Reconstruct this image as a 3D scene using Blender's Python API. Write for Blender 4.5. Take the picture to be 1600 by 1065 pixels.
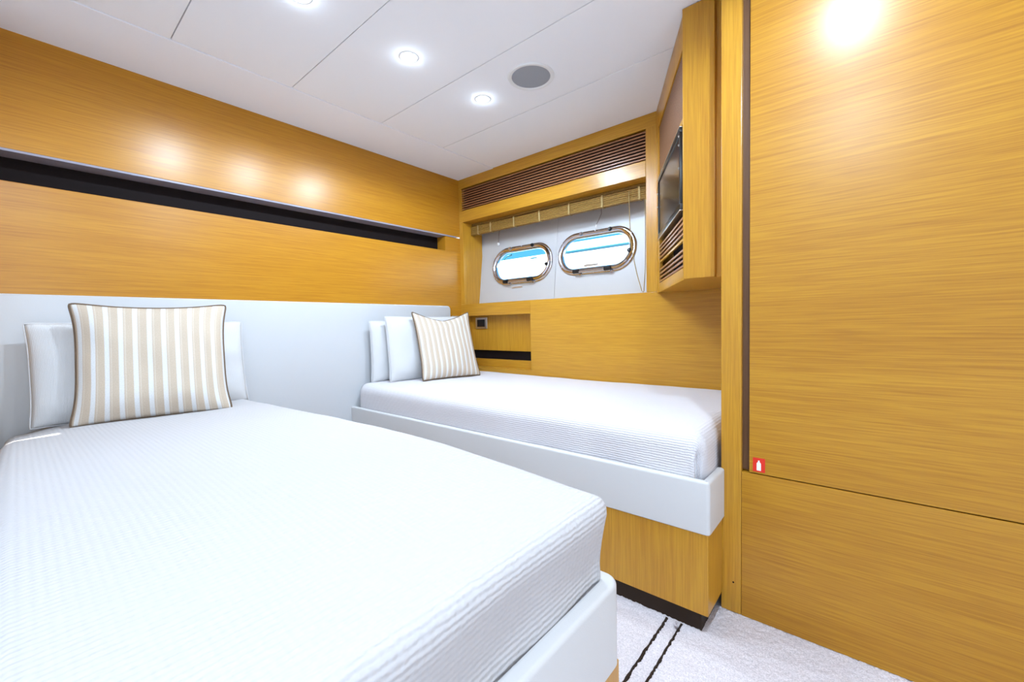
import bpy, bmesh, math, random
from mathutils import Vector, Matrix, noise
random.seed(7)
D = bpy.data
for o in list(D.objects): D.objects.remove(o)
SC = bpy.context.scene
COL = SC.collection
PI = math.pi

# ------------------------------------------------------------------ camera
cam = D.cameras.new('camera'); cam.sensor_width = 36; cam.lens = 656.1 / 1600 * 36
cam.clip_start = 0.02
co = D.objects.new('camera', cam); COL.objects.link(co)
RT = Vector((0.76310, 0.64599, -0.01930)); DN = Vector((0.01055, -0.04231, -0.99905)); FW = Vector((-0.64619, 0.76217, -0.03911))
m = Matrix.Identity(4)
for i in range(3):
    m[i][0] = RT[i]; m[i][1] = -DN[i]; m[i][2] = -FW[i]
m.translation = Vector((0, 0, 1.0))
co.matrix_world = m
SC.camera = co

# ------------------------------------------------------------------ world, sun, exposure
W = D.worlds.new('world'); SC.world = W; W.use_nodes = True
bg = W.node_tree.nodes['Background']
bg.inputs[0].default_value = (0.13, 0.56, 1.0, 1); bg.inputs[1].default_value = 1.0
sun = D.lights.new('sun', 'SUN'); sun.energy = 22.0; sun.angle = 0.01; sun.color = (1, .97, .92)
so = D.objects.new('sun', sun); COL.objects.link(so)
so.rotation_euler = Vector((0.25, 0.75, -0.6)).to_track_quat('-Z', 'Y').to_euler()
SC.view_settings.view_transform = 'Standard'; SC.view_settings.look = 'None'
SC.view_settings.gamma = 1; SC.view_settings.use_curve_mapping = False
SC.view_settings.exposure = 0.27

LAMP, BULB = 4.6, 14.5                       # watts of each downlight
LAMP_COL = (0.65, 0.82, 1.0)
dl = D.lights.new('added_fill', 'AREA'); dl.shape = 'RECTANGLE'; dl.size = 1.3; dl.size_y = 1.9; dl.energy = 20; dl.color = (.68, .83, 1.0)  # soft fill lamp added out of view to even out the cabin light
dlo = D.objects.new('added_fill', dl); COL.objects.link(dlo); dlo.location = (1.72, -.35, 1.08); dlo.rotation_euler = (0, PI / 2, 0)
dl.size, dl.size_y = 1.9, 1.3
AIM = {(-1.55, 1.63): 1.9, (-1.55, .70): 1.5, (-.06, .97): 1.5}   # how strongly each spot is driven
ZC = 2.181                        # ceiling height
# rows of downlights: (x, y)
LAMPS = [(-1.55, .70), (-1.55, 1.165), (-1.55, 1.63), (-.06, .97), (-.08, .02), (-.08, -.6)]

# ------------------------------------------------------------------ materials
def mat(name):
    mt = D.materials.new(name); mt.use_nodes = True
    nt = mt.node_tree; return mt, nt, nt.nodes['Principled BSDF']
def N(nt, t, **kw):
    n = nt.nodes.new(t)
    for k, v in kw.items(): setattr(n, k, v)
    return n
def plain(name, col, rough=.5, metal=0, spec=.5, bump=0, bscale=300, var=0.0):
    mt, nt, b = mat(name)
    b.inputs['Base Color'].default_value = (*col, 1); b.inputs['Roughness'].default_value = rough
    b.inputs['Metallic'].default_value = metal; b.inputs['Specular IOR Level'].default_value = spec
    if bump or var:
        tc = N(nt, 'ShaderNodeTexCoord'); nz = N(nt, 'ShaderNodeTexNoise')
        nz.inputs['Scale'].default_value = bscale; nz.inputs['Detail'].default_value = 3
        nt.links.new(tc.outputs['Object'], nz.inputs['Vector'])
        if bump:
            bp = N(nt, 'ShaderNodeBump'); bp.inputs['Strength'].default_value = bump; bp.inputs['Distance'].default_value = .002
            nt.links.new(nz.outputs['Fac'], bp.inputs['Height']); nt.links.new(bp.outputs['Normal'], b.inputs['Normal'])
        if var:
            r = N(nt, 'ShaderNodeValToRGB')
            r.color_ramp.elements[0].position = .3; r.color_ramp.elements[1].position = .7
            r.color_ramp.elements[0].color = (*[c * (1 - var) for c in col], 1); r.color_ramp.elements[1].color = (*col, 1)
            nt.links.new(nz.outputs['Fac'], r.inputs['Fac']); nt.links.new(r.outputs['Color'], b.inputs['Base Color'])
    return mt
def wood(name, axis, c0=(.55, .272, .022), c1=(.61, .318, .031), rough=.30, spec=.42, grain=.85):
    """veneer, the grain running along axis"""
    mt, nt, b = mat(name)
    tc = N(nt, 'ShaderNodeTexCoord')
    oi = N(nt, 'ShaderNodeObjectInfo')
    add = N(nt, 'ShaderNodeVectorMath', operation='ADD')
    mul = N(nt, 'ShaderNodeVectorMath', operation='SCALE'); mul.inputs['Scale'].default_value = 7
    cmb = N(nt, 'ShaderNodeCombineXYZ')
    for k in range(3): nt.links.new(oi.outputs['Random'], cmb.inputs[k])
    nt.links.new(cmb.outputs[0], mul.inputs[0])
    nt.links.new(tc.outputs['Object'], add.inputs[0]); nt.links.new(mul.outputs[0], add.inputs[1])
    def layer(along, across, detail, dist=0):
        mp = N(nt, 'ShaderNodeMapping'); s = [across] * 3; s[axis] = along
        mp.inputs['Scale'].default_value = s
        nz = N(nt, 'ShaderNodeTexNoise'); nz.inputs['Scale'].default_value = 1; nz.inputs['Detail'].default_value = detail
        nz.inputs['Distortion'].default_value = dist
        nt.links.new(add.outputs[0], mp.inputs['Vector']); nt.links.new(mp.outputs[0], nz.inputs['Vector'])
        return nz
    a = layer(.4, 5, 2, .2); f = layer(7, 260, 3); g = layer(2.6, 140, 3, .1)
    r = N(nt, 'ShaderNodeValToRGB')
    r.color_ramp.elements[0].position = .3; r.color_ramp.elements[1].position = .7
    r.color_ramp.elements[0].color = (*c0, 1); r.color_ramp.elements[1].color = (*c1, 1)
    nt.links.new(a.outputs['Fac'], r.inputs['Fac'])
    def darken(src, fac, lo, hi, amt):
        mr = N(nt, 'ShaderNodeMapRange'); mr.inputs['From Min'].default_value = lo; mr.inputs['From Max'].default_value = hi
        mr.inputs['To Min'].default_value = 1 - amt; mr.inputs['To Max'].default_value = 1
        nt.links.new(fac, mr.inputs['Value'])
        v = N(nt, 'ShaderNodeVectorMath', operation='MULTIPLY')
        c = N(nt, 'ShaderNodeCombineXYZ')
        pw = N(nt, 'ShaderNodeMath', operation='POWER'); pw.inputs[1].default_value = 1.5
        nt.links.new(mr.outputs[0], c.inputs[0])
        nt.links.new(mr.outputs[0], pw.inputs[0])
        nt.links.new(pw.outputs[0], c.inputs[1]); nt.links.new(pw.outputs[0], c.inputs[2])
        nt.links.new(src, v.inputs[0]); nt.links.new(c.outputs[0], v.inputs[1]); return v.outputs[0]
    c = darken(r.outputs['Color'], f.outputs['Fac'], .32, .58, .18 * grain)
    c = darken(c, g.outputs['Fac'], .35, .62, .13 * grain)
    nt.links.new(c, b.inputs['Base Color'])
    b.inputs['Roughness'].default_value = rough; b.inputs['Specular IOR Level'].default_value = spec
    bp = N(nt, 'ShaderNodeBump'); bp.inputs['Strength'].default_value = .05; bp.inputs['Distance'].default_value = .001
    nt.links.new(f.outputs['Fac'], bp.inputs['Height']); nt.links.new(bp.outputs['Normal'], b.inputs['Normal'])
    return mt
def ribbed(name, col, axis, pitch, strength=.5, crepe=.5):
    """white crepe weave, ribs repeating along UV axis (0 = u, 1 = v), UVs in metres"""
    mt, nt, b = mat(name)
    b.inputs['Base Color'].default_value = (*col, 1); b.inputs['Roughness'].default_value = .85
    b.inputs['Specular IOR Level'].default_value = .15
    uv = N(nt, 'ShaderNodeUVMap'); sp = N(nt, 'ShaderNodeSeparateXYZ'); nt.links.new(uv.outputs[0], sp.inputs[0])
    nz = N(nt, 'ShaderNodeTexNoise'); nz.inputs['Scale'].default_value = 60; nz.inputs['Detail'].default_value = 2
    nt.links.new(uv.outputs[0], nz.inputs['Vector'])
    m1 = N(nt, 'ShaderNodeMath', operation='MULTIPLY_ADD'); m1.inputs[1].default_value = .006
    nt.links.new(nz.outputs['Fac'], m1.inputs[0]); nt.links.new(sp.outputs[axis], m1.inputs[2])
    m2 = N(nt, 'ShaderNodeMath', operation='MULTIPLY'); m2.inputs[1].default_value = 2 * PI / pitch
    nt.links.new(m1.outputs[0], m2.inputs[0])
    sn = N(nt, 'ShaderNodeMath', operation='SINE'); nt.links.new(m2.outputs[0], sn.inputs[0])
    c1 = N(nt, 'ShaderNodeMath', operation='MULTIPLY'); c1.inputs[1].default_value = 2 * PI / (pitch * 1.15)
    nt.links.new(sp.outputs[1 - axis], c1.inputs[0])
    c2 = N(nt, 'ShaderNodeMath', operation='SINE'); nt.links.new(c1.outputs[0], c2.inputs[0])
    c3 = N(nt, 'ShaderNodeMath', operation='MULTIPLY_ADD'); c3.inputs[1].default_value = .45
    nt.links.new(c2.outputs[0], c3.inputs[0]); nt.links.new(sn.outputs[0], c3.inputs[2]); sn = c3
    n2 = N(nt, 'ShaderNodeTexNoise'); n2.inputs['Scale'].default_value = 130; n2.inputs['Detail'].default_value = 1
    nt.links.new(uv.outputs[0], n2.inputs['Vector'])
    m3 = N(nt, 'ShaderNodeMath', operation='MULTIPLY_ADD'); m3.inputs[1].default_value = crepe * 3
    nt.links.new(n2.outputs['Fac'], m3.inputs[0]); nt.links.new(sn.outputs[0], m3.inputs[2])
    bp = N(nt, 'ShaderNodeBump'); bp.inputs['Strength'].default_value = strength; bp.inputs['Distance'].default_value = .0012
    nt.links.new(m3.outputs[0], bp.inputs['Height']); nt.links.new(bp.outputs['Normal'], b.inputs['Normal'])
    return mt
def striped(name, count, phase=.1):
    mt, nt, b = mat(name)
    b.inputs['Roughness'].default_value = .85; b.inputs['Specular IOR Level'].default_value = .15
    uv = N(nt, 'ShaderNodeUVMap'); sp = N(nt, 'ShaderNodeSeparateXYZ'); nt.links.new(uv.outputs[0], sp.inputs[0])
    k = N(nt, 'ShaderNodeMath', operation='MULTIPLY_ADD'); k.inputs[1].default_value = count; k.inputs[2].default_value = phase
    nt.links.new(sp.outputs[0], k.inputs[0])
    fr = N(nt, 'ShaderNodeMath', operation='FRACT'); nt.links.new(k.outputs[0], fr.inputs[0])
    r = N(nt, 'ShaderNodeValToRGB'); e = r.color_ramp.elements
    beige = (.65, .53, .41, 1); cream = (.72, .63, .52, 1); white = (.80, .79, .78, 1)
    e[0].position = 0; e[0].color = beige; e[1].position = .58; e[1].color = beige
    for p, c in ((.10, cream), (.14, beige), (.63, white), (.92, white), (.97, beige)):
        q = e.new(p); q.color = c
    nt.links.new(fr.outputs[0], r.inputs['Fac'])
    mp = N(nt, 'ShaderNodeMapping'); mp.inputs['Scale'].default_value = (220, 220, 1)
    nt.links.new(uv.outputs[0], mp.inputs['Vector'])
    ck = N(nt, 'ShaderNodeTexChecker'); ck.inputs['Scale'].default_value = 1
    nt.links.new(mp.outputs[0], ck.inputs['Vector'])
    nz = N(nt, 'ShaderNodeTexNoise'); nz.inputs['Scale'].default_value = 120; nt.links.new(uv.outputs[0], nz.inputs['Vector'])
    mx = N(nt, 'ShaderNodeMix', data_type='RGBA', blend_type='MULTIPLY'); mx.inputs[0].default_value = .25
    nt.links.new(r.outputs['Color'], mx.inputs[6]); nt.links.new(nz.outputs['Fac'], mx.inputs[7])
    nt.links.new(mx.outputs[2], b.inputs['Base Color'])
    bp = N(nt, 'ShaderNodeBump'); bp.inputs['Strength'].default_value = .25; bp.inputs['Distance'].default_value = .001
    nt.links.new(ck.outputs['Fac'], bp.inputs['Height']); nt.links.new(bp.outputs['Normal'], b.inputs['Normal'])
    return mt
def glassy(name, tint=(.93, .98, 1.0)):
    mt, nt, b = mat(name); nt.nodes.remove(b)
    tr = N(nt, 'ShaderNodeBsdfTransparent'); tr.inputs[0].default_value = (*tint, 1)
    gl = N(nt, 'ShaderNodeBsdfGlossy'); gl.inputs['Roughness'].default_value = .02
    lw = N(nt, 'ShaderNodeLayerWeight'); lw.inputs[0].default_value = .5
    fr = N(nt, 'ShaderNodeMath', operation='POWER'); fr.inputs[1].default_value = 4
    nt.links.new(lw.outputs['Facing'], fr.inputs[0])
    mx = N(nt, 'ShaderNodeMixShader'); nt.links.new(fr.outputs[0], mx.inputs[0])
    nt.links.new(tr.outputs[0], mx.inputs[1]); nt.links.new(gl.outputs[0], mx.inputs[2])
    nt.links.new(mx.outputs[0], nt.nodes['Material Output'].inputs[0]); return mt
def emit(name, col, s):
    mt, nt, b = mat(name)
    b.inputs['Base Color'].default_value = (.8, .8, .8, 1)
    b.inputs['Emission Color'].default_value = (*col, 1); b.inputs['Emission Strength'].default_value = s; return mt

M = {}
M['wood_x'] = wood('veneer grain along the hull', 0)
M['wood_y'] = wood('veneer grain along the headboard', 1, (.48, .205, .012), (.54, .248, .019), .30, grain=.75)
M['wood_door'] = wood('wardrobe veneer', 0, (.47, .218, .012), (.53, .262, .020), .32, grain=1.0)
M['wood_z'] = wood('veneer upright grain', 2)
M['dark'] = plain('dark brown lacquer', (.010, .006, .006), .7, spec=.12)
M['groove'] = wood('dark stained groove', 2, (.10, .045, .018), (.14, .065, .025), .4)
M['ceiling'] = plain('white ceiling vinyl', (.90, .905, .94), .8, spec=.05, bump=.05, bscale=600)
M['cornice'] = plain('white cornice vinyl', (.90, .915, .975), .8, spec=.05)
M['leather'] = plain('white leatherette', (.62, .61, .605), .42, bump=.10, bscale=420, spec=.4)
M['leather_head'] = plain('pale padded leatherette', (.58, .58, .59), .45, bump=.08, bscale=420, spec=.4)
M['hull'] = plain('white gelcoat lining', (.53, .52, .52), .4)
M['chrome'] = plain('polished chrome', (.66, .64, .68), .13, 1)
M['kick'] = plain('dark brown kick board', (.030, .017, .010), .6, spec=.2)
M['steel'] = plain('satin steel', (.70, .70, .71), .28, 1)
M['black'] = plain('black plastic', (.008, .008, .010), .3)
M['screen'] = plain('black television screen', (.006, .006, .008), .22)
M['glass'] = glassy('porthole glass')
M['carpet'] = plain('pale beige carpet', (.84, .77, .79), .95, spec=.1, bump=1.0, bscale=240, var=.30)
M['stripe'] = plain('dark brown carpet yarn', (.055, .035, .025), .95, spec=.1, bump=.9, bscale=400, var=.6)
M['spread'] = ribbed('white ribbed bedspread', (.56, .535, .535), 1, .0105, .52, .45)
M['spread_far'] = ribbed('white crepe bedspread', (.72, .69, .71), 0, .0085, .45, .5)
M['linen'] = ribbed('white pillow cotton', (.66, .65, .65), 0, .006, .25, .3)
M['cushion'] = striped('beige striped linen', 11.5, .35)
M['piping'] = plain('brown piping cord', (.17, .115, .075), .8, spec=.15, bump=.4, bscale=700)
M['mattress'] = plain('white mattress ticking', (.82, .82, .83), .8, spec=.15, bump=.2)
M['bamboo'] = plain('golden bamboo reed', (.40, .225, .05), .5, bump=.3, bscale=160, var=.5)
M['cotton'] = plain('pale cotton tape', (.46, .32, .13), .8, var=.3, bscale=150)
M['cord'] = plain('grey cord', (.30, .26, .24), .7)
M['louvre'] = wood('reddish louvre veneer', 0, (.33, .145, .06), (.40, .19, .08), .3)
M['cane'] = plain('woven brown grille cloth', (.26, .115, .05), .6, bump=.8, bscale=260, var=.45)
M['speaker'] = plain('grey perforated speaker cover', (.36, .38, .42), .55, bump=.5, bscale=900, var=.15)
M['white_plastic'] = plain('white plastic', (.80, .80, .80), .4)
M['lamp'] = emit('lamp lens', (.92, .97, 1.0), 40)
M['red'] = plain('red sticker', (.72, .03, .015), .35)
M['white_print'] = plain('white sticker print', (.86, .86, .86), .35)
M['hull_out'] = plain('white topsides', (.85, .85, .84), .25)
M['teal'] = plain('teal rubbing strake', (.012, .10, .13), .4)
M['water'] = plain('harbour water', (.02, .10, .13), .08)

# ------------------------------------------------------------------ helpers
ROOT = {}
def wloc(o):
    v = Vector((0, 0, 0))
    while o is not None:
        v += o.location; o = o.parent
    return v
def link(name, bm, mt, parent=None, smooth=False, auto=None):
    """bm holds world coordinates"""
    if parent is not None: bmesh.ops.translate(bm, verts=bm.verts, vec=-wloc(parent))
    bmesh.ops.recalc_face_normals(bm, faces=bm.faces)
    me = D.meshes.new(name); bm.to_mesh(me); bm.free()
    me.materials.append(mt)
    if smooth:
        for p in me.polygons: p.use_smooth = True
        if auto: me.set_sharp_from_angle(angle=math.radians(auto))
        if auto == 35:
            for p in me.polygons: p.use_smooth = p.area < .0004 or max(abs(c) for c in p.normal) < .999
    o = D.objects.new(name, me); COL.objects.link(o)
    if parent is not None: o.parent = parent
    return o
def tag(o, label=None, cat=None, group=None, kind=None):
    if label: o['label'] = label
    if cat: o['category'] = cat
    if group: o['group'] = group
    if kind: o['kind'] = kind
    return o
def thing(name, label, cat, loc, group=None, kind=None):
    o = D.objects.new(name, None); COL.objects.link(o); o.location = loc; o.empty_display_size = .05
    return tag(o, label, cat, group, kind)
def origin_to(o, loc):
    """move the object's origin to loc, keeping its shape where it is"""
    loc = Vector(loc); d = loc - o.location
    o.data.transform(Matrix.Translation(-d)); o.location = loc
    return o
def bx(bm, x0, x1, y0, y1, z0, z1, bev=0, seg=2):
    vs = [bm.verts.new((x, y, z)) for x in (x0, x1) for y in (y0, y1) for z in (z0, z1)]
    fs = [(0, 1, 3, 2), (4, 6, 7, 5), (0, 4, 5, 1), (2, 3, 7, 6), (0, 2, 6, 4), (1, 5, 7, 3)]
    faces = [bm.faces.new([vs[i] for i in f]) for f in fs]
    if bev:
        es = list({e for f in faces for e in f.edges})
        bmesh.ops.bevel(bm, geom=es, offset=bev, segments=seg, affect='EDGES', profile=.5)
    return bm
def box(name, x0, x1, y0, y1, z0, z1, mt, parent=None, bev=.002, seg=2):
    bm = bmesh.new(); bx(bm, min(x0, x1), max(x0, x1), min(y0, y1), max(y0, y1), z0, z1, bev, seg)
    return link(name, bm, mt, parent, smooth=bev > 0, auto=35)
def tube(bm, pts, r, n=8, closed=False, caps=True):
    pts = [Vector(p) for p in pts]; L = len(pts); rings = []
    t0 = (pts[1] - pts[0]).normalized()
    up = Vector((0, 0, 1)) if abs(t0.z) < .9 else Vector((1, 0, 0))
    a = t0.cross(up).normalized()
    for i, p in enumerate(pts):
        if closed: t = (pts[(i + 1) % L] - pts[i - 1]).normalized()
        else: t = (pts[min(i + 1, L - 1)] - pts[max(i - 1, 0)]).normalized()
        a = (a - t * a.dot(t)).normalized(); b = t.cross(a)
        rr = r[i] if isinstance(r, (list, tuple)) else r
        rings.append([bm.verts.new(p + (a * math.cos(k * 2 * PI / n) + b * math.sin(k * 2 * PI / n)) * rr) for k in range(n)])
    for i in range(L if closed else L - 1):
        A, B = rings[i], rings[(i + 1) % L]
        for k in range(n): bm.faces.new((A[k], A[(k + 1) % n], B[(k + 1) % n], B[k]))
    if caps and not closed:
        bm.faces.new(rings[0][::-1]); bm.faces.new(rings[-1])
    return bm
def lathe(bm, c, axis, prof, n=32):
    """prof: (radius, offset along axis); closed solid when first and last radius are 0"""
    axis = Vector(axis).normalized(); up = Vector((0, 0, 1)) if abs(axis.z) < .9 else Vector((1, 0, 0))
    a = axis.cross(up).normalized(); b = axis.cross(a); c = Vector(c); rings = []
    for r, h in prof:
        if r < 1e-6: rings.append([bm.verts.new(c + axis * h)])
        else: rings.append([bm.verts.new(c + axis * h + (a * math.cos(2 * PI * k / n) + b * math.sin(2 * PI * k / n)) * r) for k in range(n)])
    for A, B in zip(rings, rings[1:]):
        for k in range(n):
            k2 = (k + 1) % n
            if len(A) == 1 and len(B) == 1: continue
            if len(A) == 1: bm.faces.new((A[0], B[k2], B[k]))
            elif len(B) == 1: bm.faces.new((A[k], A[k2], B[0]))
            else: bm.faces.new((A[k], A[k2], B[k2], B[k]))
    return bm
def basis_box(bm, o, e1, e2, e3, a0, a1, b0, b1, c0, c1, bev=0, seg=2):
    t = bmesh.new(); bx(t, a0, a1, b0, b1, c0, c1, bev, seg)
    mt = Matrix((e1, e2, e3)).transposed().to_4x4(); mt.translation = o
    t.transform(mt); me = D.meshes.new('tmp'); t.to_mesh(me); t.free(); bm.from_mesh(me); D.meshes.remove(me)
    return bm

# ================================================================== THE SETTING
XL = -2.56      # wood face of the headboard wall
YB = 2.38       # wood face of the hull side wall
YW = 1.55       # face of the wardrobe
XR, YF = 1.75, -1.25   # unseen sides of the cabin
# ---- floor: carpet with a pile
bm = bmesh.new(); bx(bm, XL - .1, XR, YF, YB + .1, -.06, -.004)
floor = link('floor', bm, M['carpet']); tag(floor, kind='structure')
bm = bmesh.new(); gx0, gx1, gy0, gy1, st = -.75, .80, .25, YW + .01, .006
nx, ny = int((gx1 - gx0) / st), int((gy1 - gy0) / st); vv = []
for j in range(ny + 1):
    for i in range(nx + 1):
        vv.append(bm.verts.new((gx0 + i * st + random.uniform(-.0015, .0015), gy0 + j * st + random.uniform(-.0015, .0015), random.uniform(-.0036, .0016))))
for j in range(ny):
    for i in range(nx):
        a = j * (nx + 1) + i; bm.faces.new((vv[a], vv[a + 1], vv[a + nx + 2], vv[a + nx + 1]))
tag(link('carpet_pile', bm, M['carpet'], floor, smooth=True), kind='stuff')
for xs, y1 in ((-.507, 1.385), (-.459, 1.385)):
    bm = bmesh.new(); prev = None; y = .30
    while y < y1:
        w = .0046 + random.uniform(-.0018, .0014); o = random.uniform(-.0014, .0014)
        cur = [bm.verts.new((xs + o + s * w, y, z)) for s, z in ((-1, -.003), (-.6, .003), (.6, .003), (1, -.003))]
        if prev:
            for k in range(3): bm.faces.new((prev[k], prev[k + 1], cur[k + 1], cur[k]))
        prev = cur; y += .012
    tag(link('carpet_stripe', bm, M['stripe'], floor, smooth=True), 'thin dark brown line let into the pale carpet')
bm = bmesh.new()
for k in range(7):
    x = -.472 + random.uniform(-.010, .010); y = 1.362 + random.uniform(-.012, .008)
    tube(bm, [(x, y, -.002), (x + random.uniform(-.006, .006), y - .004, .012), (x + random.uniform(-.012, .012), y - .012, .018 + random.uniform(-.006, .004))], .0018, 5)
link('carpet_fray', bm, M['carpet'], floor, smooth=True)

# ---- ceiling: backing slab, cornice strip and panels with open joints
bm = bmesh.new(); bx(bm, XL - .15, XR + .05, YF - .05, YB + .6, ZC + .012, ZC + .10)
ceiling = link('ceiling', bm, M['ceiling']); tag(ceiling, kind='structure')
box('cornice_strip', XL + .001, -2.172, YF, YB - .001, ZC - .003, ZC + .012, M['cornice'], ceiling, .0015)
ys = [YF, -.95, -.48, -.015, .455, .925, 1.42, 1.885, YB - .002]
for a, b in zip(ys, ys[1:]):
    box('ceiling_panel', -2.169, XR, a + .0015, b - .0015, ZC, ZC + .012, M['ceiling'], ceiling, .0015)

# ---- headboard wall: two veneer panels with a dark light trough between them
bm = bmesh.new(); bx(bm, XL - .15, XL - .095, YF, YB + .05, 0, ZC + .012)
wl = link('wall_left', bm, M['dark']); tag(wl, kind='structure')
box('upper_panel', XL - .095, XL, YF, YB + .03, 1.722, ZC + .010, M['wood_y'], wl, .002)
box('lower_panel', XL - .095, XL, YF, YB + .03, 0, 1.596, M['wood_y'], wl, .002)
box('trough_lip', XL - .095, XL + .004, YF, 2.335, 1.711, 1.7215, plain('lacquered lip with painted bounce', (.30, .28, .34), .3), wl, .002)  # blue-grey of light bounced up from the beds, put into the lip colour
box('end_panel', XL - .095, XL - .0005, 2.225, YB + .03, 1.5965, 1.7105, M['wood_y'], wl, .001)

# ---- hull side wall: veneer frame round a grille, an opening, a niche
bm = bmesh.new(); bx(bm, XL - .15, XR, 2.90, 2.96, -.06, ZC + .1)
wb = None
OX0, OX1, OZ0, OZ1 = -2.518, -.985, 1.172, 1.836      # porthole opening
GZ0, GZ1 = 1.928, 2.105                                # grille
NX0, NX1, NZ0, NZ1 = -2.528, -1.842, .668, 1.075       # niche
XE = -.30
bm.free(); bm = bmesh.new()
bx(bm, XL, XE, YB + .0, YB + .03, 0, NZ0, .0015)                # below the niche
wb = link('wall_back', bm, M['wood_x'], smooth=True, auto=35); tag(wb, kind='structure')
box('lower_panel', NX1, XE, YB, YB + .03, NZ0 - .0005, OZ0, M['wood_x'], wb, .0015)
box('sill_rail', XL, NX1, YB, YB + .03, NZ1, OZ0, M['wood_x'], wb, .0015)
box('niche_stile', XL, NX0, YB, YB + .03, NZ0, NZ1, M['wood_z'], wb, .0015)
box('opening_stile', XL, OX0, YB, YB + .03, OZ0, OZ1, M['wood_z'], wb, .002)
box('opening_stile', OX1, XE, YB, YB + .03, OZ0, GZ1 + .002, M['wood_z'], wb, .002)
box('header_rail', XL, OX1, YB, YB + .03, OZ1, GZ0, M['wood_x'], wb, .002)
box('top_rail', XL, XE, YB, YB + .03, GZ1, ZC + .010, M['wood_x'], wb, .002)
box('grille_stile', XL, -2.527, YB, YB + .03, GZ0, GZ1, M['wood_z'], wb, .0015)
box('grille_back', -2.53, OX1 + .005, YB + .03, YB + .04, GZ0 - .02, GZ1 + .02, M['dark'], wb, 0)
for k in range(9):
    z = GZ0 + .012 + k * (GZ1 - GZ0 - .008) / 9
    bm = bmesh.new(); bx(bm, -2.527, OX1, YB + .004, YB + .014, z - .0045, z + .0045, .0015)
    bmesh.ops.rotate(bm, verts=bm.verts, cent=(0, YB + .013, z), matrix=Matrix.Rotation(math.radians(0), 3, 'X'))
    link('slat', bm, M['louvre'], wb, smooth=True, auto=35)
# reveals of the opening
box('reveal_side', OX0 - .02, OX0, YB + .03, 2.60, OZ0 - .02, OZ1 + .02, M['wood_z'], wb, .001)
box('reveal_side', OX1, OX1 + .02, YB + .03, 2.60, OZ0 - .02, OZ1 + .02, M['wood_z'], wb, .001)
box('reveal_top', OX0 - .02, OX1 + .02, YB + .03, 2.78, OZ1, OZ1 + .02, M['wood_x'], wb, .001)
box('sill', OX0 - .02, OX1 + .02, YB + .03, 2.78, OZ0 - .02, OZ0, M['wood_x'], wb, .001)
# niche
YN = 2.46
box('niche_back', NX0 - .02, NX1 + .02, YN, YN + .02, .797, NZ1 + .02, M['wood_z'], wb, .0015)
box('niche_slot', NX0 - .02, NX1 + .02, YN + .02, YN + .03, NZ0 - .02, NZ1 + .02, M['dark'], wb, 0)
box('niche_back_rail', NX0 - .02, NX1 + .02, YN, YN + .02, NZ0 - .02, .727, M['wood_x'], wb, .0015)
box('niche_floor', NX0 - .02, NX1 + .02, YB + .03, YN, NZ0 - .02, NZ0 - .0005, M['wood_x'], wb, .001)
box('niche_top', NX0 - .02, NX1 + .02, YB + .03, YN, NZ1 + .0005, NZ1 + .02, M['wood_x'], wb, .001)
box('niche_side', NX0 - .02, NX0 - .0005, YB + .03, YN, NZ0 - .02, NZ1 + .02, M['wood_z'], wb, .001)
box('niche_side', NX1 + .0005, NX1 + .02, YB + .03, YN, NZ0 - .02, NZ1 + .02, M['wood_z'], wb, .001)

# ---- sloping hull lining with two porthole holes
HN = Vector((0, -1, .12)).normalized(); HU = Vector((0, .12, 1)).normalized()
def HP(x, z, d=0):      # point on the lining at height z, d proud of it into the cabin
    return Vector((x, 2.55 + .12 * (z - 1.172), z)) + HN * d
PA, PB = .150, .122       # half length of the straight part, hole radius
PORTS = [(-2.080, 1.470), (-1.432, 1.488)]
def stad(th, a, r):      # stadium outline hit by a ray at angle th
    c, s = math.cos(th), math.sin(th)
    if abs(s) > 1e-9:
        t = r / abs(s)
        if abs(t * c) <= a: return t * c, t * s
    sx = a if c > 0 else -a
    B = -2 * c * sx; C = a * a - r * r
    t = (-B + math.sqrt(B * B - 4 * C)) / 2
    return t * c, t * s
def sec(z): return z * math.sqrt(1 + .12 ** 2)
wo = None
for hi, ((px, pz), (x0, x1)) in enumerate(zip(PORTS, ((-2.54, -1.7535), (-1.7505, -.96)))):
    z0, z1 = 1.14, 1.93
    ang = [2 * PI * k / 72 for k in range(72)] + [math.atan2(zc - pz, xc - px) % (2 * PI) for xc in (x0, x1) for zc in (z0, z1)]
    ang.sort(); bm = bmesh.new(); loops = []
    for d in (0, -.03):
        inn, out = [], []
        for th in ang:
            u, w = stad(th, PA, PB); inn.append(bm.verts.new(HP(px + u, pz + w, d)))
            c, s = math.cos(th), math.sin(th)
            t = min(((x1 if c > 0 else x0) - px) / c if abs(c) > 1e-6 else 1e9, ((z1 if s > 0 else z0) - pz) / s if abs(s) > 1e-6 else 1e9)
            out.append(bm.verts.new(HP(px + t * c, pz + t * s, d)))
        loops.append((inn, out))
    n = len(ang)
    for k in range(n):
        j = (k + 1) % n
        (i0, o0), (i1, o1) = loops
        bm.faces.new((i0[k], i0[j], o0[j], o0[k])); bm.faces.new((i1[k], o1[k], o1[j], i1[j]))
        bm.faces.new((i0[k], i1[k], i1[j], i0[j])); bm.faces.new((o0[k], o0[j], o1[j], o1[k]))
    bmesh.ops.remove_doubles(bm, verts=bm.verts, dist=1e-5)
    if wo is None:
        wo = link('wall_outer', bm, M['hull']); tag(wo, kind='structure')
    else: link('hull_panel', bm, M['hull'], wo)
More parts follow.
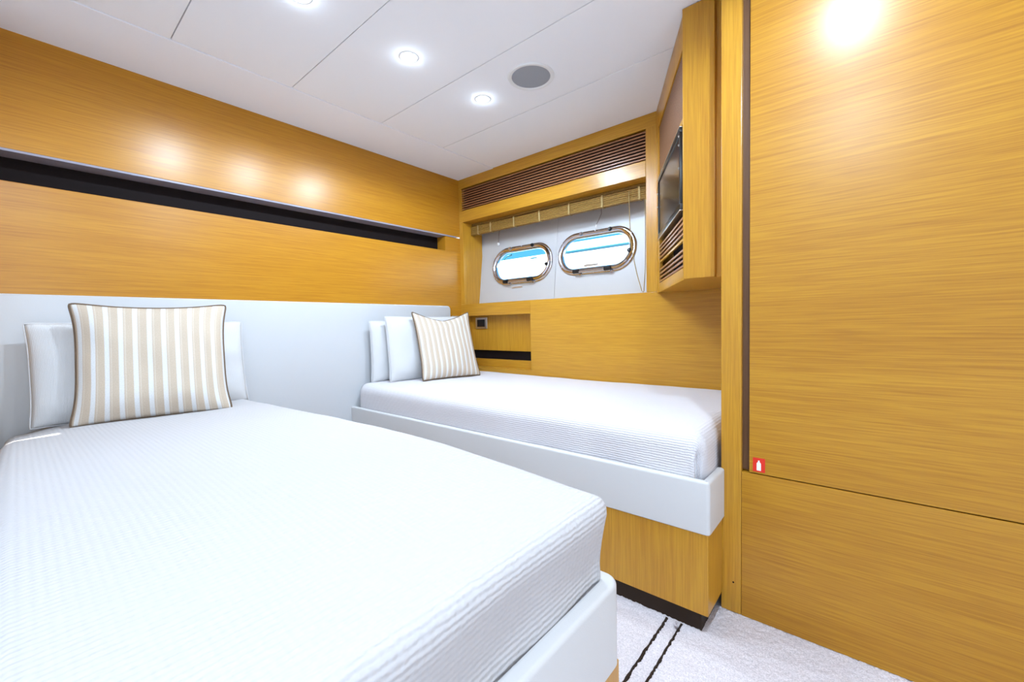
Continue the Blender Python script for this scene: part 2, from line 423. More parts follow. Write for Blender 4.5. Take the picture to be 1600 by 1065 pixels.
# the hull outside the lining, closing the space round the opening
bm = bmesh.new()
bx(bm, XL - .15, OX0 - .02, 2.60, 2.68, -.06, ZC + .1)
bx(bm, OX1 + .02, XR + .05, 2.60, 2.68, -.06, ZC + .1)
bx(bm, OX0 - .02, OX1 + .02, 2.50, 2.58, -.06, OZ0 - .02)
bx(bm, OX0 - .02, OX1 + .02, 2.60, 2.68, OZ1 + .021, ZC + .1)
link('hull_shell', bm, M['hull_out'], wo)

def sweep(bm, px, pz, prof, n=80, a=PA):
    """closed profile (radius, proud) swept round a stadium"""
    rings = []
    pts = []
    q = n // 4
    for k in range(q * 2 + 1): pts.append((a, math.pi * (k / (q * 2)) - PI / 2))
    for k in range(q * 2 + 1): pts.append((-a, math.pi * (k / (q * 2)) + PI / 2))
    for cx, th in pts:
        rings.append([bm.verts.new(HP(px + cx + math.cos(th) * r, pz + math.sin(th) * r, d)) for r, d in prof])
    L = len(rings); K = len(prof)
    for i in range(L):
        A, B = rings[i], rings[(i + 1) % L]
        for k in range(K): bm.faces.new((A[k], A[(k + 1) % K], B[(k + 1) % K], B[k]))
    return bm
for wi, (px, pz) in enumerate(PORTS):
    wn = thing('window_%d' % (wi + 1), None, None, HP(px, pz), kind='structure')
    bm = sweep(bmesh.new(), px, pz, [(.118, .000), (.148, .000), (.150, .006), (.146, .012), (.138, .015), (.130, .014), (.118, .012)])
    link('outer_ring', bm, M['chrome'], wn, smooth=True, auto=50)
    bm = sweep(bmesh.new(), px, pz, [(.106, -.004), (.117, -.004), (.1175, .012), (.132, .016), (.134, .023), (.128, .029), (.118, .027), (.106, .012)])
    link('inner_ring', bm, M['chrome'], wn, smooth=True, auto=50)
    bm = sweep(bmesh.new(), px, pz, [(.118, -.034), (.121, -.034), (.121, 0), (.118, 0)])
    link('hull_tube', bm, M['white_plastic'], wn, smooth=True, auto=50)
    bm = bmesh.new(); loops = []
    for d in (.004, .012):
        loops.append([bm.verts.new(HP(px + stad(2 * PI * k / 72, PA, .104)[0], pz + stad(2 * PI * k / 72, PA, .104)[1], d)) for k in range(72)])
    bm.faces.new(loops[0]); bm.faces.new(loops[1][::-1])
    for k in range(72): bm.faces.new((loops[0][k], loops[0][(k + 1) % 72], loops[1][(k + 1) % 72], loops[1][k]))
    link('glass', bm, M['glass'], wn)
    # hinge bar and its two knuckles below, two dogs above, screws round the ring
    bm = bmesh.new(); tube(bm, [HP(px - .10, pz - .135, .030), HP(px + .13, pz - .135, .030)], .009, 10)
    link('hinge_bar', bm, M['chrome'], wn, smooth=True, auto=50)
    for sx in (-.125, .115):
        bm = bmesh.new(); tube(bm, [HP(px + sx - .02, pz - .132, .033), HP(px + sx + .02, pz - .132, .033)], .015, 12)
        link('hinge_knuckle', bm, M['black'], wn, smooth=True, auto=50)
        bm = bmesh.new(); lathe(bm, HP(px + sx + .025, pz - .150, .006), HN, [(0, 0), (.012, 0), (.012, .012), (.007, .018), (0, .018)], 14)
        link('hinge_foot', bm, M['chrome'], wn, smooth=True, auto=40)
    for sx, sz in ((-.10, .130), (.12, .130), (.262, -.03)):
        bm = bmesh.new(); lathe(bm, HP(px + sx, pz + sz, .020), HN, [(0, 0), (.014, 0), (.014, .014), (.009, .022), (0, .022)], 14)
        link('dog', bm, M['chrome'] if sx < 0 else M['black'], wn, smooth=True, auto=40)
    for k in range(10):
        th = 2 * PI * (k + .5) / 10
        u, w = stad(th, PA, .141)
        bm = bmesh.new(); lathe(bm, HP(px + u, pz + w, .010), HN, [(0, 0), (.0055, 0), (.0045, .0055), (0, .0065)], 10)
        link('screw', bm, M['steel'], wn, smooth=True, auto=40)
    if wi == 0:
        bm = bmesh.new(); basis_box(bm, HP(px - .03, pz - .178, 0), Vector((1, 0, 0)), HU, HN, -.055, .055, -.006, .006, 0, .004, .0015)
        link('vent_slot', bm, M['steel'], wn)
    else:
        bm = bmesh.new(); basis_box(bm, HP(px - .02, pz - .092, .012), Vector((1, 0, 0)), HU, HN, -.055, .055, -.008, .008, 0, .002, .0005)
        link('maker_plate', bm, M['steel'], wn)

# ---- unseen sides of the cabin that close the room
for nm, a in (('wall_right', (XR, XR + .05, YF, YW + .2, 0, ZC + .012)), ('wall_front', (XL, XR, YF - .05, YF, 0, ZC + .012))):
    o = box(nm, *a, M['white_plastic'], None, 0); tag(o, kind='structure')

box('shade_board', XL + .001, -2.34, -.135, -.090, 0, ZC - .004, M['wood_x'], None, .001); tag(D.objects['shade_board'], kind='structure')  # unseen board, added to shade the left end of the headboard

# ================================================================== WARDROBE on the right
wr = thing('wardrobe', 'tall built-in wardrobe with flat honey veneer panels on the right', 'wardrobe', (.3, YW + .3, 0))
box('carcass', -.378, XR, YW + .03, YB - .002, 0.0, ZC - .002, M['wood_z'], wr, .001)
box('corner_post', -.381, -.318, YW, YW + .03, 0.0, ZC - .001, M['wood_z'], wr, .003)
box('finger_groove', -.318, -.294, YW + .016, YW + .03, .50, ZC - .001, M['groove'], wr, 0)
box('door', -.295, XR - .01, YW, YW + .0295, .497, ZC - .001, M['wood_door'], wr, .0015)
box('lower_panel', -.3175, XR - .01, YW, YW + .0295, 0.0, .4935, M['wood_door'], wr, .0015)
bm = bmesh.new(); lathe(bm, (-.342, YW - .0006, .105), (0, -1, 0), [(0, -.004), (.003, -.004), (.003, .0002), (0, .0004)], 10)
link('screw_hole', bm, M['dark'], wr)
st = thing('safety_sticker', 'small red sticker with white extinguisher symbol on wardrobe door', 'sign', (-.2665, YW, .526))
box('backing', -.284, -.249, YW - .0012, YW - .0002, .503, .549, M['red'], st, .0003)
bm = bmesh.new()
prof = [(-.0062, .508), (.0062, .508), (.0062, .531), (.0045, .5345), (.0022, .536), (.0022, .541), (-.0022, .541), (-.0022, .536), (-.0045, .5345), (-.0062, .531)]
f0 = [bm.verts.new((-.2668 + u, YW - .0013, z)) for u, z in prof]; f1 = [bm.verts.new((-.2668 + u, YW - .0018, z)) for u, z in prof]
bm.faces.new(f0); bm.faces.new(f1[::-1])
for k in range(len(prof)): bm.faces.new((f0[k], f0[(k + 1) % 10], f1[(k + 1) % 10], f1[k]))
link('extinguisher_symbol', bm, M['white_print'], st)

# ================================================================== TV CABINET in the far right corner
CA = Vector((-.920, 2.376, 0)); CB = Vector((-.545, 1.690, 0))
CT = (CB - CA).normalized(); CL = (CB - CA).length; CI = Vector((-CT.y, CT.x, 0))
if CI.x < 0: CI = -CI           # pointing into the cabinet
EZ = Vector((0, 0, 1)); ZB = 1.163
tv = thing('television_cabinet', 'honey veneer corner cabinet holding the television, hung beside the portholes', 'cabinet', (-.6, 2.1, ZB))
def diag(name, s0, s1, z0, z1, d0, d1, mt, parent=tv, bev=.0015):
    bm = bmesh.new(); basis_box(bm, Vector((CA.x, CA.y, 0)), CT, CI, EZ, s0, s1, d0, d1, z0, z1, bev)
    return link(name, bm, mt, parent, smooth=bev > 0, auto=35)
S0, S1 = .085, .745
diag('stile', 0.002, S0, ZB, ZC - .002, 0, .02, M['wood_z'])
diag('stile', S1, CL - .0105, ZB, ZC - .002, 0, .02, M['wood_z'])
diag('top_rail', S0, S1, 2.055, ZC - .002, 0, .02, M['wood_z'])
diag('middle_rail', S0, S1, 1.772, 1.795, 0, .02, M['wood_z'])
diag('bottom_rail', S0, S1, ZB, 1.212, 0, .02, M['wood_z'])
diag('speaker_cloth', S0, S1, 1.795, 2.055, .006, .014, M['cane'])
diag('recess_back', S0, S1, 1.212, 1.772, .075, .085, M['dark'], bev=0)
for k in range(4): diag('slat', S0, S1, 1.344 + k * .021, 1.354 + k * .021, .002, .010, M['louvre'])
diag('slot_rail', S0, S1, 1.322, 1.334, .004, .014, M['wood_x'])
for k in range(4): diag('slat', S0, S1, 1.216 + k * .021, 1.226 + k * .021, .002, .010, M['louvre'])
box('front_panel', CB.x - .004, -.434, CB.y - .010, CB.y + .02, ZB, ZC - .002, M['wood_z'], tv, .003)
box('side_filler', -.434, -.3825, CB.y + .012, CB.y + .03, ZB, ZC - .002, M['wood_z'], tv, .001)
bm = bmesh.new()
pts = [(CA.x + .012, YB - .002), (CB.x + .006, CB.y + .02), (-.383, CB.y + .02), (-.383, YB - .002)]
lo = [bm.verts.new((x, y, ZB + .001)) for x, y in pts]; hi = [bm.verts.new((x, y, ZB + .018)) for x, y in pts]
bm.faces.new(lo[::-1]); bm.faces.new(hi)
for k in range(4): bm.faces.new((lo[k], lo[(k + 1) % 4], hi[(k + 1) % 4], hi[k]))
link('bottom_board', bm, M['wood_x'], tv)
t2 = thing('television', 'flat black television set into the corner cabinet face', 'television', CA + CT * .415 + Vector((0, 0, 1.45)))
bm = bmesh.new()
for a in ((.10, .73, 1.748, 1.768, -.008, .030), (.10, .73, 1.445, 1.472, -.008, .030), (.10, .122, 1.472, 1.748, -.008, .030), (.712, .73, 1.472, 1.748, -.008, .030)):
    basis_box(bm, Vector((CA.x, CA.y, 0)), CT, CI, EZ, a[0], a[1], a[4], a[5], a[2], a[3], .002)
link('bezel', bm, M['black'], t2, smooth=True, auto=35)
diag('screen', .121, .713, 1.470, 1.750, -.003, .028, M['screen'], t2, 0)
diag('trim_strip', .10, .73, 1.7685, 1.7715, -.009, .02, M['steel'], t2, .0005)
diag('trim_strip', .10, .73, 1.4415, 1.4445, -.009, .02, M['steel'], t2, .0005)
for s, z in ((.722, 1.735), (.722, 1.700), (.722, 1.61), (.108, 1.62), (.108, 1.69)):
    bm = bmesh.new(); lathe(bm, CA + CT * s + EZ * z - CI * .008, -CI, [(0, 0), (.005, 0), (.004, .004), (0, .006)], 10)
    link('screw', bm, M['steel'], t2, smooth=True)

# ================================================================== BLIND, hooks in the porthole opening
bl = thing('bamboo_blind', 'golden bamboo blind folded up above the portholes', 'blind', (-1.75, 2.485, 1.74))
box('head_rail', OX0 + .004, OX1 - .004, 2.475, 2.515, 1.818, OZ1 - .0005, M['bamboo'], bl, .003)
box('valance_gap', OX0 + .004, OX1 - .004, 2.482, 2.51, 1.808, 1.818, M['dark'], bl, 0)
zz = 1.748
for k in range(6):
    for row in range(2):
        r = .0052 if k not in (0, 5) else .0064
        bm = bmesh.new()
        y = 2.468 + row * .024 + random.uniform(-.002, .002); z = zz + k * .0116
        tube(bm, [(OX0 + .006 + random.uniform(0, .004), y, z), (-1.9, y + random.uniform(-.001, .001), z - .002), (-1.4, y + random.uniform(-.001, .001), z - .001), (OX1 - .006, y, z)], r, 7)
        link('reed', bm, M['bamboo'], bl, smooth=True, auto=50)
for x in (-2.43, -2.29, -2.05, -1.81, -1.56, -1.31, -1.06):
    bm = bmesh.new(); w = .007
    bx(bm, x - w, x + w, 2.4605, 2.464, 1.740, 1.815, .001)
    bx(bm, x - w, x + w, 2.463, 2.500, 1.7385, 1.742, .001)
    link('tape', bm, M['cotton'], bl, smooth=True, auto=40)
bm = bmesh.new(); tube(bm, [(-1.123, 2.455, 1.80), (-1.119, 2.452, 1.70), (-1.116, 2.45, 1.62), (-1.112, 2.45, 1.50), (-1.098, 2.452, 1.405), (-1.075, 2.456, 1.29), (-1.046, 2.458, 1.190), (-1.038, 2.458, 1.180), (-1.033, 2.458, 1.190), (-1.025, 2.458, 1.30), (-1.022, 2.46, 1.50), (-1.024, 2.462, 1.745)], .0024, 6)
link('pull_cord', bm, M['cotton'], bl, smooth=True)
hk = thing('porthole_catch', 'short dark string with a pale bead hanging above the left porthole', 'hook', HP(-2.322, 1.66, .02))
bm = bmesh.new(); tube(bm, [HP(-2.322, 1.835, .004), HP(-2.322, 1.74, .02), HP(-2.322, 1.665, .02)], .0028, 6); link('string', bm, M['cord'], hk, smooth=True)
bm = bmesh.new(); lathe(bm, HP(-2.322, 1.658, .02), EZ, [(0, -.014), (.008, -.010), (.011, 0), (.008, .010), (0, .013)], 12); link('bead', bm, M['white_plastic'], hk, smooth=True)
hk = thing('porthole_catch', 'bent dark wire hook hanging above the right porthole', 'hook', HP(-1.40, 1.66, .02))
bm = bmesh.new(); tube(bm, [HP(-1.385, 1.835, .004), HP(-1.385, 1.79, .03), HP(-1.380, 1.745, .032), HP(-1.378, 1.735, .032), HP(-1.40, 1.69, .03), HP(-1.415, 1.668, .026)], .003, 6); link('wire', bm, M['cord'], hk, smooth=True)
bm = bmesh.new(); lathe(bm, HP(-1.418, 1.655, .026), EZ, [(0, -.010), (.005, -.008), (.006, 0), (.005, .010), (0, .012)], 10); link('bead', bm, M['white_plastic'], hk, smooth=True)

# ================================================================== switch plates
def plate(label, o, e1, e2, e3, w, h):
    t = thing('switch_plate', label, 'switch', o, 'chrome switch plates')
    for nm, args, mt in (('frame', None, M['steel']), ('rocker', (-w * .33, w * .33, -h * .32, h * .32, .0085, .0125), M['black'])):
        bm = bmesh.new()
        if args: basis_box(bm, o, e1, e2, e3, *args, .001)
        else: basis_box(bm, o, e1, e2, e3, -w / 2, w / 2, -h / 2, h / 2, 0.0002, .009, .003, 3)
        link(nm, bm, mt, t, smooth=True, auto=35)
plate('chrome switch plate with black rocker on the niche back', Vector((-2.405, YN, 1.016)), Vector((1, 0, 0)), EZ, Vector((0, -1, 0)), .128, .092)
plate('chrome switch plate on the wall beside the headboard end, half behind a cushion', Vector((XL, 2.312, 1.045)), Vector((0, 1, 0)), EZ, Vector((1, 0, 0)), .080, .070)

# ================================================================== HEADBOARD
bm = bmesh.new()
bx(bm, XL + .0005, -2.527, -.088, 2.236, 0.30, 1.157)
es = [e for e in bm.edges if all(v.co.x > -2.54 for v in e.verts) or all(v.co.y > 2.2 and v.co.z > 1.1 for v in e.verts)]
es2 = [e for e in bm.edges if all(v.co.y > 2.2 and v.co.z > 1.1 for v in e.verts)]
bmesh.ops.bevel(bm, geom=es2, offset=.03, segments=6, affect='EDGES', profile=.5)
es = [e for e in bm.edges if all(v.co.x > -2.54 for v in e.verts)]
bmesh.ops.bevel(bm, geom=es, offset=.008, segments=4, affect='EDGES', profile=.5)
hb = link('headboard', bm, M['leather_head'], smooth=True, auto=40); origin_to(hb, (-2.54, .9, .30))
tag(hb, 'long white padded headboard running behind both beds', 'headboard')

# ================================================================== BEDS
def offset_path(path, d):
    out = []
    for i, p in enumerate(path):
        t = ((path[min(i + 1, len(path) - 1)] - p).normalized() if i < len(path) - 1 else Vector((0, 0))) + ((p - path[i - 1]).normalized() if i else Vector((0, 0)))
        t.normalize(); n = Vector((-t.y, t.x))
        c = 1.0
        if 0 < i < len(path) - 1:
            c = max(.5, (path[i + 1] - p).normalized().dot(t))
        out.append(p + n * d / c)
    return out
def arc(c, r, a0, a1, n=8): return [Vector((c[0] + r * math.cos(a0 + (a1 - a0) * k / n), c[1] + r * math.sin(a0 + (a1 - a0) * k / n))) for k in range(n + 1)]
def rail(name, path, d, z0, z1, mt, parent, lip=.009):
    """strip of thickness d following path (inside = d to the left), rounded top edges"""
    prof = [(0, z0 + .003), (.003, z0), (d - .003, z0), (d, z0 + .003)]
    for k in range(5): a = k / 4 * PI / 2; prof.append((d - lip + lip * math.cos(a), z1 - lip + lip * math.sin(a)))
    for k in range(5): a = PI / 2 + k / 4 * PI / 2; prof.append((lip + lip * math.cos(a), z1 - lip + lip * math.sin(a)))
    lines = [offset_path(path, q[0]) for q in prof]
    bm = bmesh.new(); K = len(prof); rings = []
    for i in range(len(path)): rings.append([bm.verts.new((lines[k][i].x, lines[k][i].y, prof[k][1])) for k in range(K)])
    for A, B in zip(rings, rings[1:]):
        for k in range(K): bm.faces.new((A[k], A[(k + 1) % K], B[(k + 1) % K], B[k]))
    bm.faces.new(rings[0]); bm.faces.new(rings[-1][::-1])
    return link(name, bm, mt, parent, smooth=True, auto=40)
def spread(name, x0, xf, y0, y1, zt, drop, r, mt, label, seed, thick=.007, fold=None, sag=None, puff=0, tuck=0):
    """bedspread: flat top from the head x0 to the foot xf, falling over both sides and the foot"""
    ext = r * PI / 2 + drop - r
    xi, yi0, yi1 = xf - r, y0 + r, y1 - r
    du = .018
    us = [x0 + i * (xi + ext - x0) / int((xi + ext - x0) / du) for i in range(int((xi + ext - x0) / du) + 1)]
    nv = int((yi1 - yi0 + 2 * ext) / du)
    vs = [yi0 - ext + j * (yi1 - yi0 + 2 * ext) / nv for j in range(nv + 1)]
    bm = bmesh.new(); uvl = bm.loops.layers.uv.new('UVMap'); g = []; uvd = {}
    for u in us:
        row = []
        for v in vs:
            dx = max(0, u - xi); dy = v - yi1 if v > yi1 else (v - yi0 if v < yi0 else 0)
            L2 = math.hypot(dx, dy); p = Vector((min(u, xi), min(max(v, yi0), yi1), zt))
            nrm = Vector((0, 0, 1)); hang = 0
            if L2 > 1e-9:
                L = (dx ** 5 + abs(dy) ** 5) ** .2
                dirv = Vector((dx / L2, dy / L2, 0))
                if L < r * PI / 2:
                    a = L / r; p += dirv * (r * math.sin(a)); p.z -= r * (1 - math.cos(a)); nrm = dirv * math.sin(a) + Vector((0, 0, math.cos(a)))
                else:
                    hang = L - r * PI / 2; p += dirv * r; p.z -= r + hang; nrm = dirv
            q = Vector((u * 1.9, v * 1.9, seed))
            a = noise.noise(q) * .006 + noise.noise(q * 3.1) * .0022
            edge = min(1, L2 / r) if L2 > 0 else 0
            tt = min(1, max(0, (u - x0) / (xf - x0))); a += puff * max(0, math.sin(PI * tt ** 1.45)) ** 1.3 * max(0, 1 - hang / .10); a -= tuck * min(1, hang / .10)
            a += edge * (noise.noise(Vector((u * 5, v * 5, seed + 9))) * .0045)
            if hang > 0: a += min(1, hang / .08) * (.006 * math.sin((u if dy else v) * 14 + seed) * noise.noise(Vector((u * 3, v * 3, seed + 4))))
            if fold and dx > 0 and dy < 0:        # tuck at the visible foot corner
                ratio = math.atan2(-dy, dx)
                a += -.030 * math.exp(-((ratio - .85) / .10) ** 2) * min(1, hang / .03) + .012 * math.exp(-((ratio - 1.08) / .13) ** 2) * min(1, hang / .03)
            p += nrm * a
            if sag: p.z += sag(p) + .012 * tt * tt
            vtx = bm.verts.new(p); uvd[vtx] = (v, u); row.append(vtx)
        g.append(row)
    for i in range(len(us) - 1):
        for j in range(len(vs) - 1):
            f = bm.faces.new((g[i][j], g[i + 1][j], g[i + 1][j + 1], g[i][j + 1]))
            for l in f.loops: l[uvl].uv = uvd[l.vert]
    bmesh.ops.recalc_face_normals(bm, faces=bm.faces)
    ups = sum(f.normal.z for f in bm.faces)
    if ups < 0: bmesh.ops.reverse_faces(bm, faces=bm.faces)
    me = D.meshes.new(name); bm.to_mesh(me); bm.free(); me.materials.append(mt)
    for p in me.polygons: p.use_smooth = True
    o = D.objects.new(name, me); COL.objects.link(o)
    so_ = o.modifiers.new('thickness', 'SOLIDIFY'); so_.thickness = thick; so_.offset = -1
    origin_to(o, ((x0 + xf) / 2, (y0 + y1) / 2, zt))
    return tag(o, label, 'bedspread')

# near bed
ZR0, ZR1 = .330, .495
NY0, NY1, NXF = -.080, .757, -.366
b1 = thing('bed', 'near single bed with rounded white leatherette frame in the foreground', 'bed', (-1.45, .3, 0), 'twin beds')
path = [Vector((-2.525, NY0)), Vector((-1.5, NY0))] + arc((NXF - .035, NY0 + .035), .035, -PI / 2, 0) + arc((NXF - .035, NY1 - .035), .035, 0, PI / 2) + [Vector((-1.5, NY1)), Vector((-2.525, NY1))]
rail('frame', path, .034, ZR0, ZR1, M['leather'], b1)
box('slat_base', -2.52, NXF - .030, NY0 + .036, NY1 - .036, .34, .38, M['wood_x'], b1, .001)
box('plinth', -2.52, NXF - .006, NY0 + .006, NY1 - .006, .06, ZR0 - .001, M['wood_z'], b1, .003)
box('kick', -2.52, NXF - .025, NY0 + .02, NY1 - .02, -.002, .06, M['kick'], b1, 0)
mt_ = box('mattress', -2.52, NXF - .060, NY0 + .066, NY1 - .062, .381, .594, M['mattress'], None, .05, 5); origin_to(mt_, (-1.45, .3, .381)); tag(mt_, 'white mattress under the bedspread of the near bed', 'mattress')
def sag1(p):   # the head corner nearest the window-less side has been pulled down
    d = math.hypot((p.x + 2.5) / .30, (p.y + .05) / .14)
    return -.040 * math.exp(-d * d)
spread('bedspread', -2.47, NXF - .012, NY0 + .030, NY1 - .006, .652, .235, .032, M['spread'], 'white ribbed bedspread covering the near bed', 3.3, sag=sag1, puff=.030, tuck=.018)
# far bed
FY0, FY1 = 1.372, 2.376
b2 = thing('bed', 'far single bed with square white frame under the portholes', 'bed', (-1.45, 1.87, 0), 'twin beds')
path = [Vector((-2.525, FY0)), Vector((-1.5, FY0))] + arc((-.370 - .012, FY0 + .012), .012, -PI / 2, 0, 5) + [Vector((-.370, FY0 + .1)), Vector((-.370, YW - .003))]
rail('frame', path, .026, .325, ZR1, M['leather'], b2)
box('slat_base', -2.52, -.398, FY0 + .028, FY1, .34, .38, M['wood_x'], b2, .001)
box('plinth', -2.52, -.376, FY0 + .006, YW - .003, .06, .324, M['wood_z'], b2, .003)
box('kick', -2.52, -.400, FY0 + .020, YW - .006, -.002, .06, M['kick'], b2, 0)
mt_ = box('mattress', -2.522, -.412, FY0 + .046, FY1 - .006, .381, .624, M['mattress'], None, .05, 5); origin_to(mt_, (-1.45, 1.87, .381)); tag(mt_, 'white mattress showing at the head of the far bed', 'mattress')
spread('bedspread', -2.475, -.398, FY0 + .030, FY1 - .001, .642, .225, .060, M['spread_far'], 'white crepe bedspread covering the far bed', 11.7, fold=True)

# ================================================================== PILLOWS AND CUSHIONS
def pillow(name, label, cat, B, yaw, lean, w, h, t, mt, pinch=.05, piping=None, sag=0, group=None, seed=0, n=30, roll=0, wrinkle=.004, ears=.004):
    r = Vector((math.cos(yaw + PI / 2), math.sin(yaw + PI / 2), 0)); nn = Vector((math.cos(yaw), math.sin(yaw), 0))
    u_ = (EZ * math.cos(lean) - nn * math.sin(lean)); nrm = r.cross(u_)
    if nrm.dot(nn) < 0: nrm = -nrm
    B = Vector(B)
    if roll:
        r, u_ = r * math.cos(roll) + u_ * math.sin(roll), u_ * math.cos(roll) - r * math.sin(roll)
    root = thing(name, label, cat, B, group)
    bm = bmesh.new(); uvl = bm.loops.layers.uv.new('UVMap'); uvd = {}
    def pos(a, b, side):
        x = w / 2 * a * (1 - pinch * (1 - abs(b) ** 3.6) * abs(a)); y = h / 2 * b * (1 - pinch * (1.0 if b > 0 else .35) * (1 - abs(a) ** 2.2) * abs(b))
        ear = (abs(a) * abs(b)) ** 14; x -= math.copysign(ears * ear, a) * (1 if abs(a) > .5 else 0); y -= math.copysign(ears * ear, b) if b > 0 else 0
        if b > 0: y -= sag * (1 - abs(a) ** 1.3) * b ** 2
        prof = max(0, (1 - abs(a) ** 3.2)) ** .55 * max(0, (1 - abs(b) ** 3.2)) ** .55
        z = side * t / 2 * prof * (1 + .12 * -b)
        wr_ = noise.noise(Vector((a * 2.3, b * 2.3, seed + side))) * wrinkle * 2 + noise.noise(Vector((a * 6, b * 6, seed + side * 3))) * wrinkle * .6
        z += wr_ * min(1, prof * 1.6)
        return B + r * x + u_ * (y + h / 2) + nrm * z
    grids = []
    for side in (1, -1):
        g = []
        for i in range(n + 1):
            row = []
            for j in range(n + 1):
                a = math.sin((-1 + 2 * i / n) * PI / 2) * .45 + (-1 + 2 * i / n) * .55; b = math.sin((-1 + 2 * j / n) * PI / 2) * .45 + (-1 + 2 * j / n) * .55
                rim = i in (0, n) or j in (0, n)
                if side == -1 and rim: v = grids[0][i][j]
                else: v = bm.verts.new(pos(a, b, side)); uvd[v] = ((a + 1) / 2, (b + 1) / 2)
                row.append(v)
            g.append(row)
        grids.append(g)
        for i in range(n):
            for j in range(n):
                q = (g[i][j], g[i + 1][j], g[i + 1][j + 1], g[i][j + 1])
                f = bm.faces.new(q if side == 1 else q[::-1])
                for l in f.loops: l[uvl].uv = uvd[l.vert]
    g = grids[0]
    loop = [g[i][0].co.copy() for i in range(n)] + [g[n][j].co.copy() for j in range(n)] + [g[i][n].co.copy() for i in range(n, 0, -1)] + [g[0][j].co.copy() for j in range(n, 0, -1)]
    link('cover', bm, mt, root, smooth=True)
    if piping:
        bm = bmesh.new(); tube(bm, loop, piping, 7, closed=True); link('piping', bm, M['piping'], root, smooth=True)
    else:
        bm = bmesh.new(); tube(bm, loop, .0022, 5, closed=True); link('seam', bm, mt, root, smooth=True)
    return root
ZT = .640
pillow('pillow', 'white pillow leaning on the headboard behind the near striped cushion', 'pillow', (-2.405, .385, ZT + .001), 0, math.radians(8), .74, .405, .15, M['linen'], .03, group='white bed pillows', seed=1)
pillow('cushion', 'large beige and white striped cushion with brown piping on the near bed', 'cushion', (-2.215, .362, ZT + .006), math.radians(-12), math.radians(12), .520, .485, .13, M['cushion'], .100, .0042, ears=.010, group='striped cushions', seed=2)
pillow('pillow', 'white pillow nearest the headboard on the far bed', 'pillow', (-2.462, 1.820, ZT + .002), 0, math.radians(1.5), .68, .40, .085, M['linen'], .03, group='white bed pillows', seed=3)
pillow('pillow', 'white pillow between the other pillow and the striped cushion on the far bed', 'pillow', (-2.352, 1.882, ZT + .003), math.radians(-2), math.radians(6), .66, .43, .10, M['linen'], .03, group='white bed pillows', seed=4)
pillow('cushion', 'beige and white striped cushion leaning back on the far bed by the niche', 'cushion', (-2.150, 1.907, ZT + .006), math.radians(-12), math.radians(18), .455, .480, .10, M['cushion'], .085, .0042, ears=.009, sag=.055, group='striped cushions', seed=5)

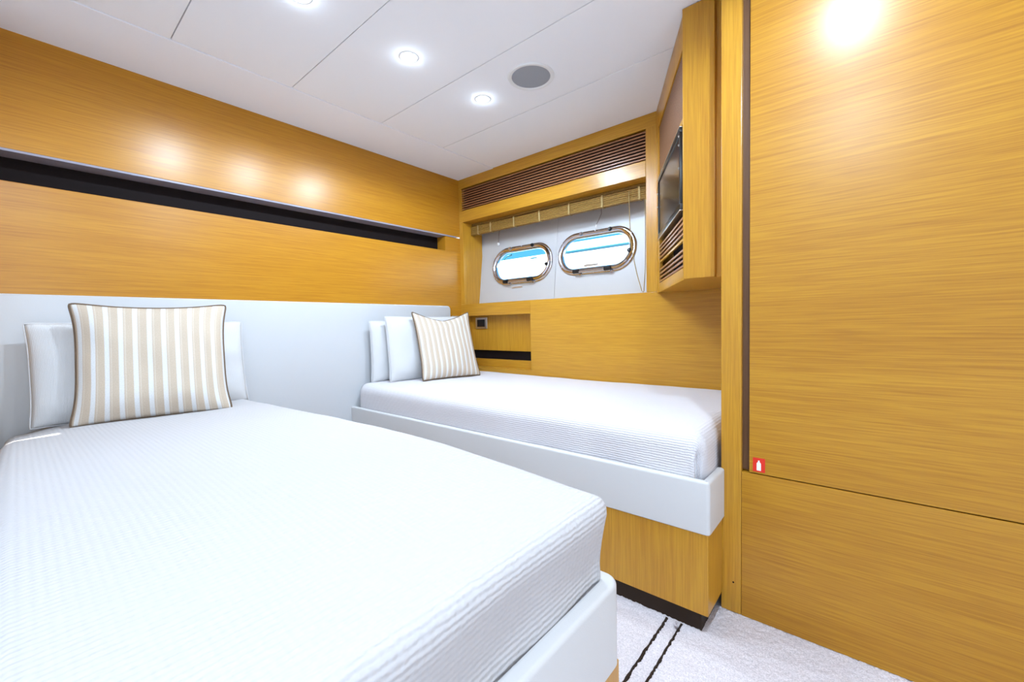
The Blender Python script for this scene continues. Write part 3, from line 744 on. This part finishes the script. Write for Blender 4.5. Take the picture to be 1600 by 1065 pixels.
# ================================================================== CEILING FITTINGS
names = {(-1.55, 1.63): 'round ceiling downlight nearest the speaker and portholes', (-1.55, 1.165): 'middle round ceiling downlight in the row above the beds', (-1.55, .70): 'round ceiling downlight at the top edge above the near bed',
         (-.06, .97): 'ceiling downlight out of frame, mirrored brightest in the wardrobe door',
         (-.08, .02): 'ceiling downlight out of frame, mirrored faintly lower in the wardrobe door', (-.08, -.6): 'ceiling downlight behind the camera, last of the aisle row'}
for i, (x, y) in enumerate(LAMPS):
    t = thing('downlight', names[(x, y)], 'downlight', (x, y, ZC), 'ceiling downlights')
    bm = bmesh.new(); lathe(bm, (x, y, ZC), (0, 0, -1), [(.030, .0003), (.030, .002), (.033, .0028), (.041, .0018), (.043, .0002), (.030, .0002)], 28); link('trim_ring', bm, M['white_plastic'], t, smooth=True, auto=40)
    bm = bmesh.new(); lathe(bm, (x, y, ZC), (0, 0, -1), [(0, .0002), (.029, .0002), (.029, .0007), (.020, .0010), (0, .0012)], 24); link('lens', bm, M['lamp'], t, smooth=True, auto=40)
    l = D.lights.new('downlight_lamp', 'AREA'); l.shape = 'DISK'; l.size = .056; l.energy = LAMP * AIM.get((x, y), 1); l.color = LAMP_COL; l.spread = math.radians(180)
    lo_ = D.objects.new('downlight_lamp', l); COL.objects.link(lo_); lo_.parent = t; lo_.location = (0, 0, -.0016)
    l = D.lights.new('downlight_bulb', 'SPOT'); l.spot_size = math.radians(170); l.spot_blend = .20; l.shadow_soft_size = .022; l.energy = BULB; l.color = LAMP_COL
    lo_ = D.objects.new('downlight_bulb', l); COL.objects.link(lo_); lo_.parent = t; lo_.location = (0, 0, -.030)
    l = D.lights.new('downlight_glow', 'POINT'); l.shadow_soft_size = .012; l.energy = .35; l.color = LAMP_COL
    lo_ = D.objects.new('downlight_glow', l); COL.objects.link(lo_); lo_.parent = t; lo_.location = (0, 0, -.016)
sp = thing('ceiling_speaker', 'round grey ceiling speaker with white rim near the portholes', 'speaker', (-1.240, 1.640, ZC))
c = (-1.240, 1.640, ZC)
bm = bmesh.new(); lathe(bm, c, (0, 0, -1), [(.092, .0005), (.092, .004), (.098, .008), (.108, .007), (.112, .0005)], 48); link('rim', bm, M['white_plastic'], sp, smooth=True, auto=40)
bm = bmesh.new(); lathe(bm, c, (0, 0, -1), [(0, .0006), (.0925, .0006), (.0925, .003), (.06, .005), (0, .0058)], 48); link('grille', bm, M['speaker'], sp, smooth=True, auto=40)

# ================================================================== OUTSIDE THE PORTHOLES
bt = thing('neighbouring_boat', 'white boat side with teal rubbing strake seen through the portholes', 'boat', (-5, 7.0, -.8))
bm = bmesh.new(); bx(bm, -16, 6, 6.6, 9.6, -.9, 2.335, .02, 3); link('topsides', bm, M['hull_out'], bt, smooth=True, auto=40)
bm = bmesh.new(); bx(bm, -4.25, 5.0, 6.63, 9.4, 2.325, 2.475, .02); link('coach_roof', bm, M['hull_out'], bt, smooth=True, auto=40)
bm = bmesh.new(); bx(bm, -4.3, 5.5, 6.57, 6.605, 2.292, 2.325, .008); link('rubbing_strake', bm, M['teal'], bt, smooth=True, auto=40)
bm = bmesh.new(); tube(bm, [(-5.80, 6.64, 2.28), (-5.80, 6.64, 2.36), (-5.72, 6.64, 2.41), (-5.60, 6.64, 2.43)], .022, 8); link('grab_rail', bm, M['teal'], bt, smooth=True)
bm = bmesh.new(); bx(bm, -5.08, -4.92, 6.585, 6.605, 2.285, 2.305, .004); link('fairlead', bm, M['teal'], bt)
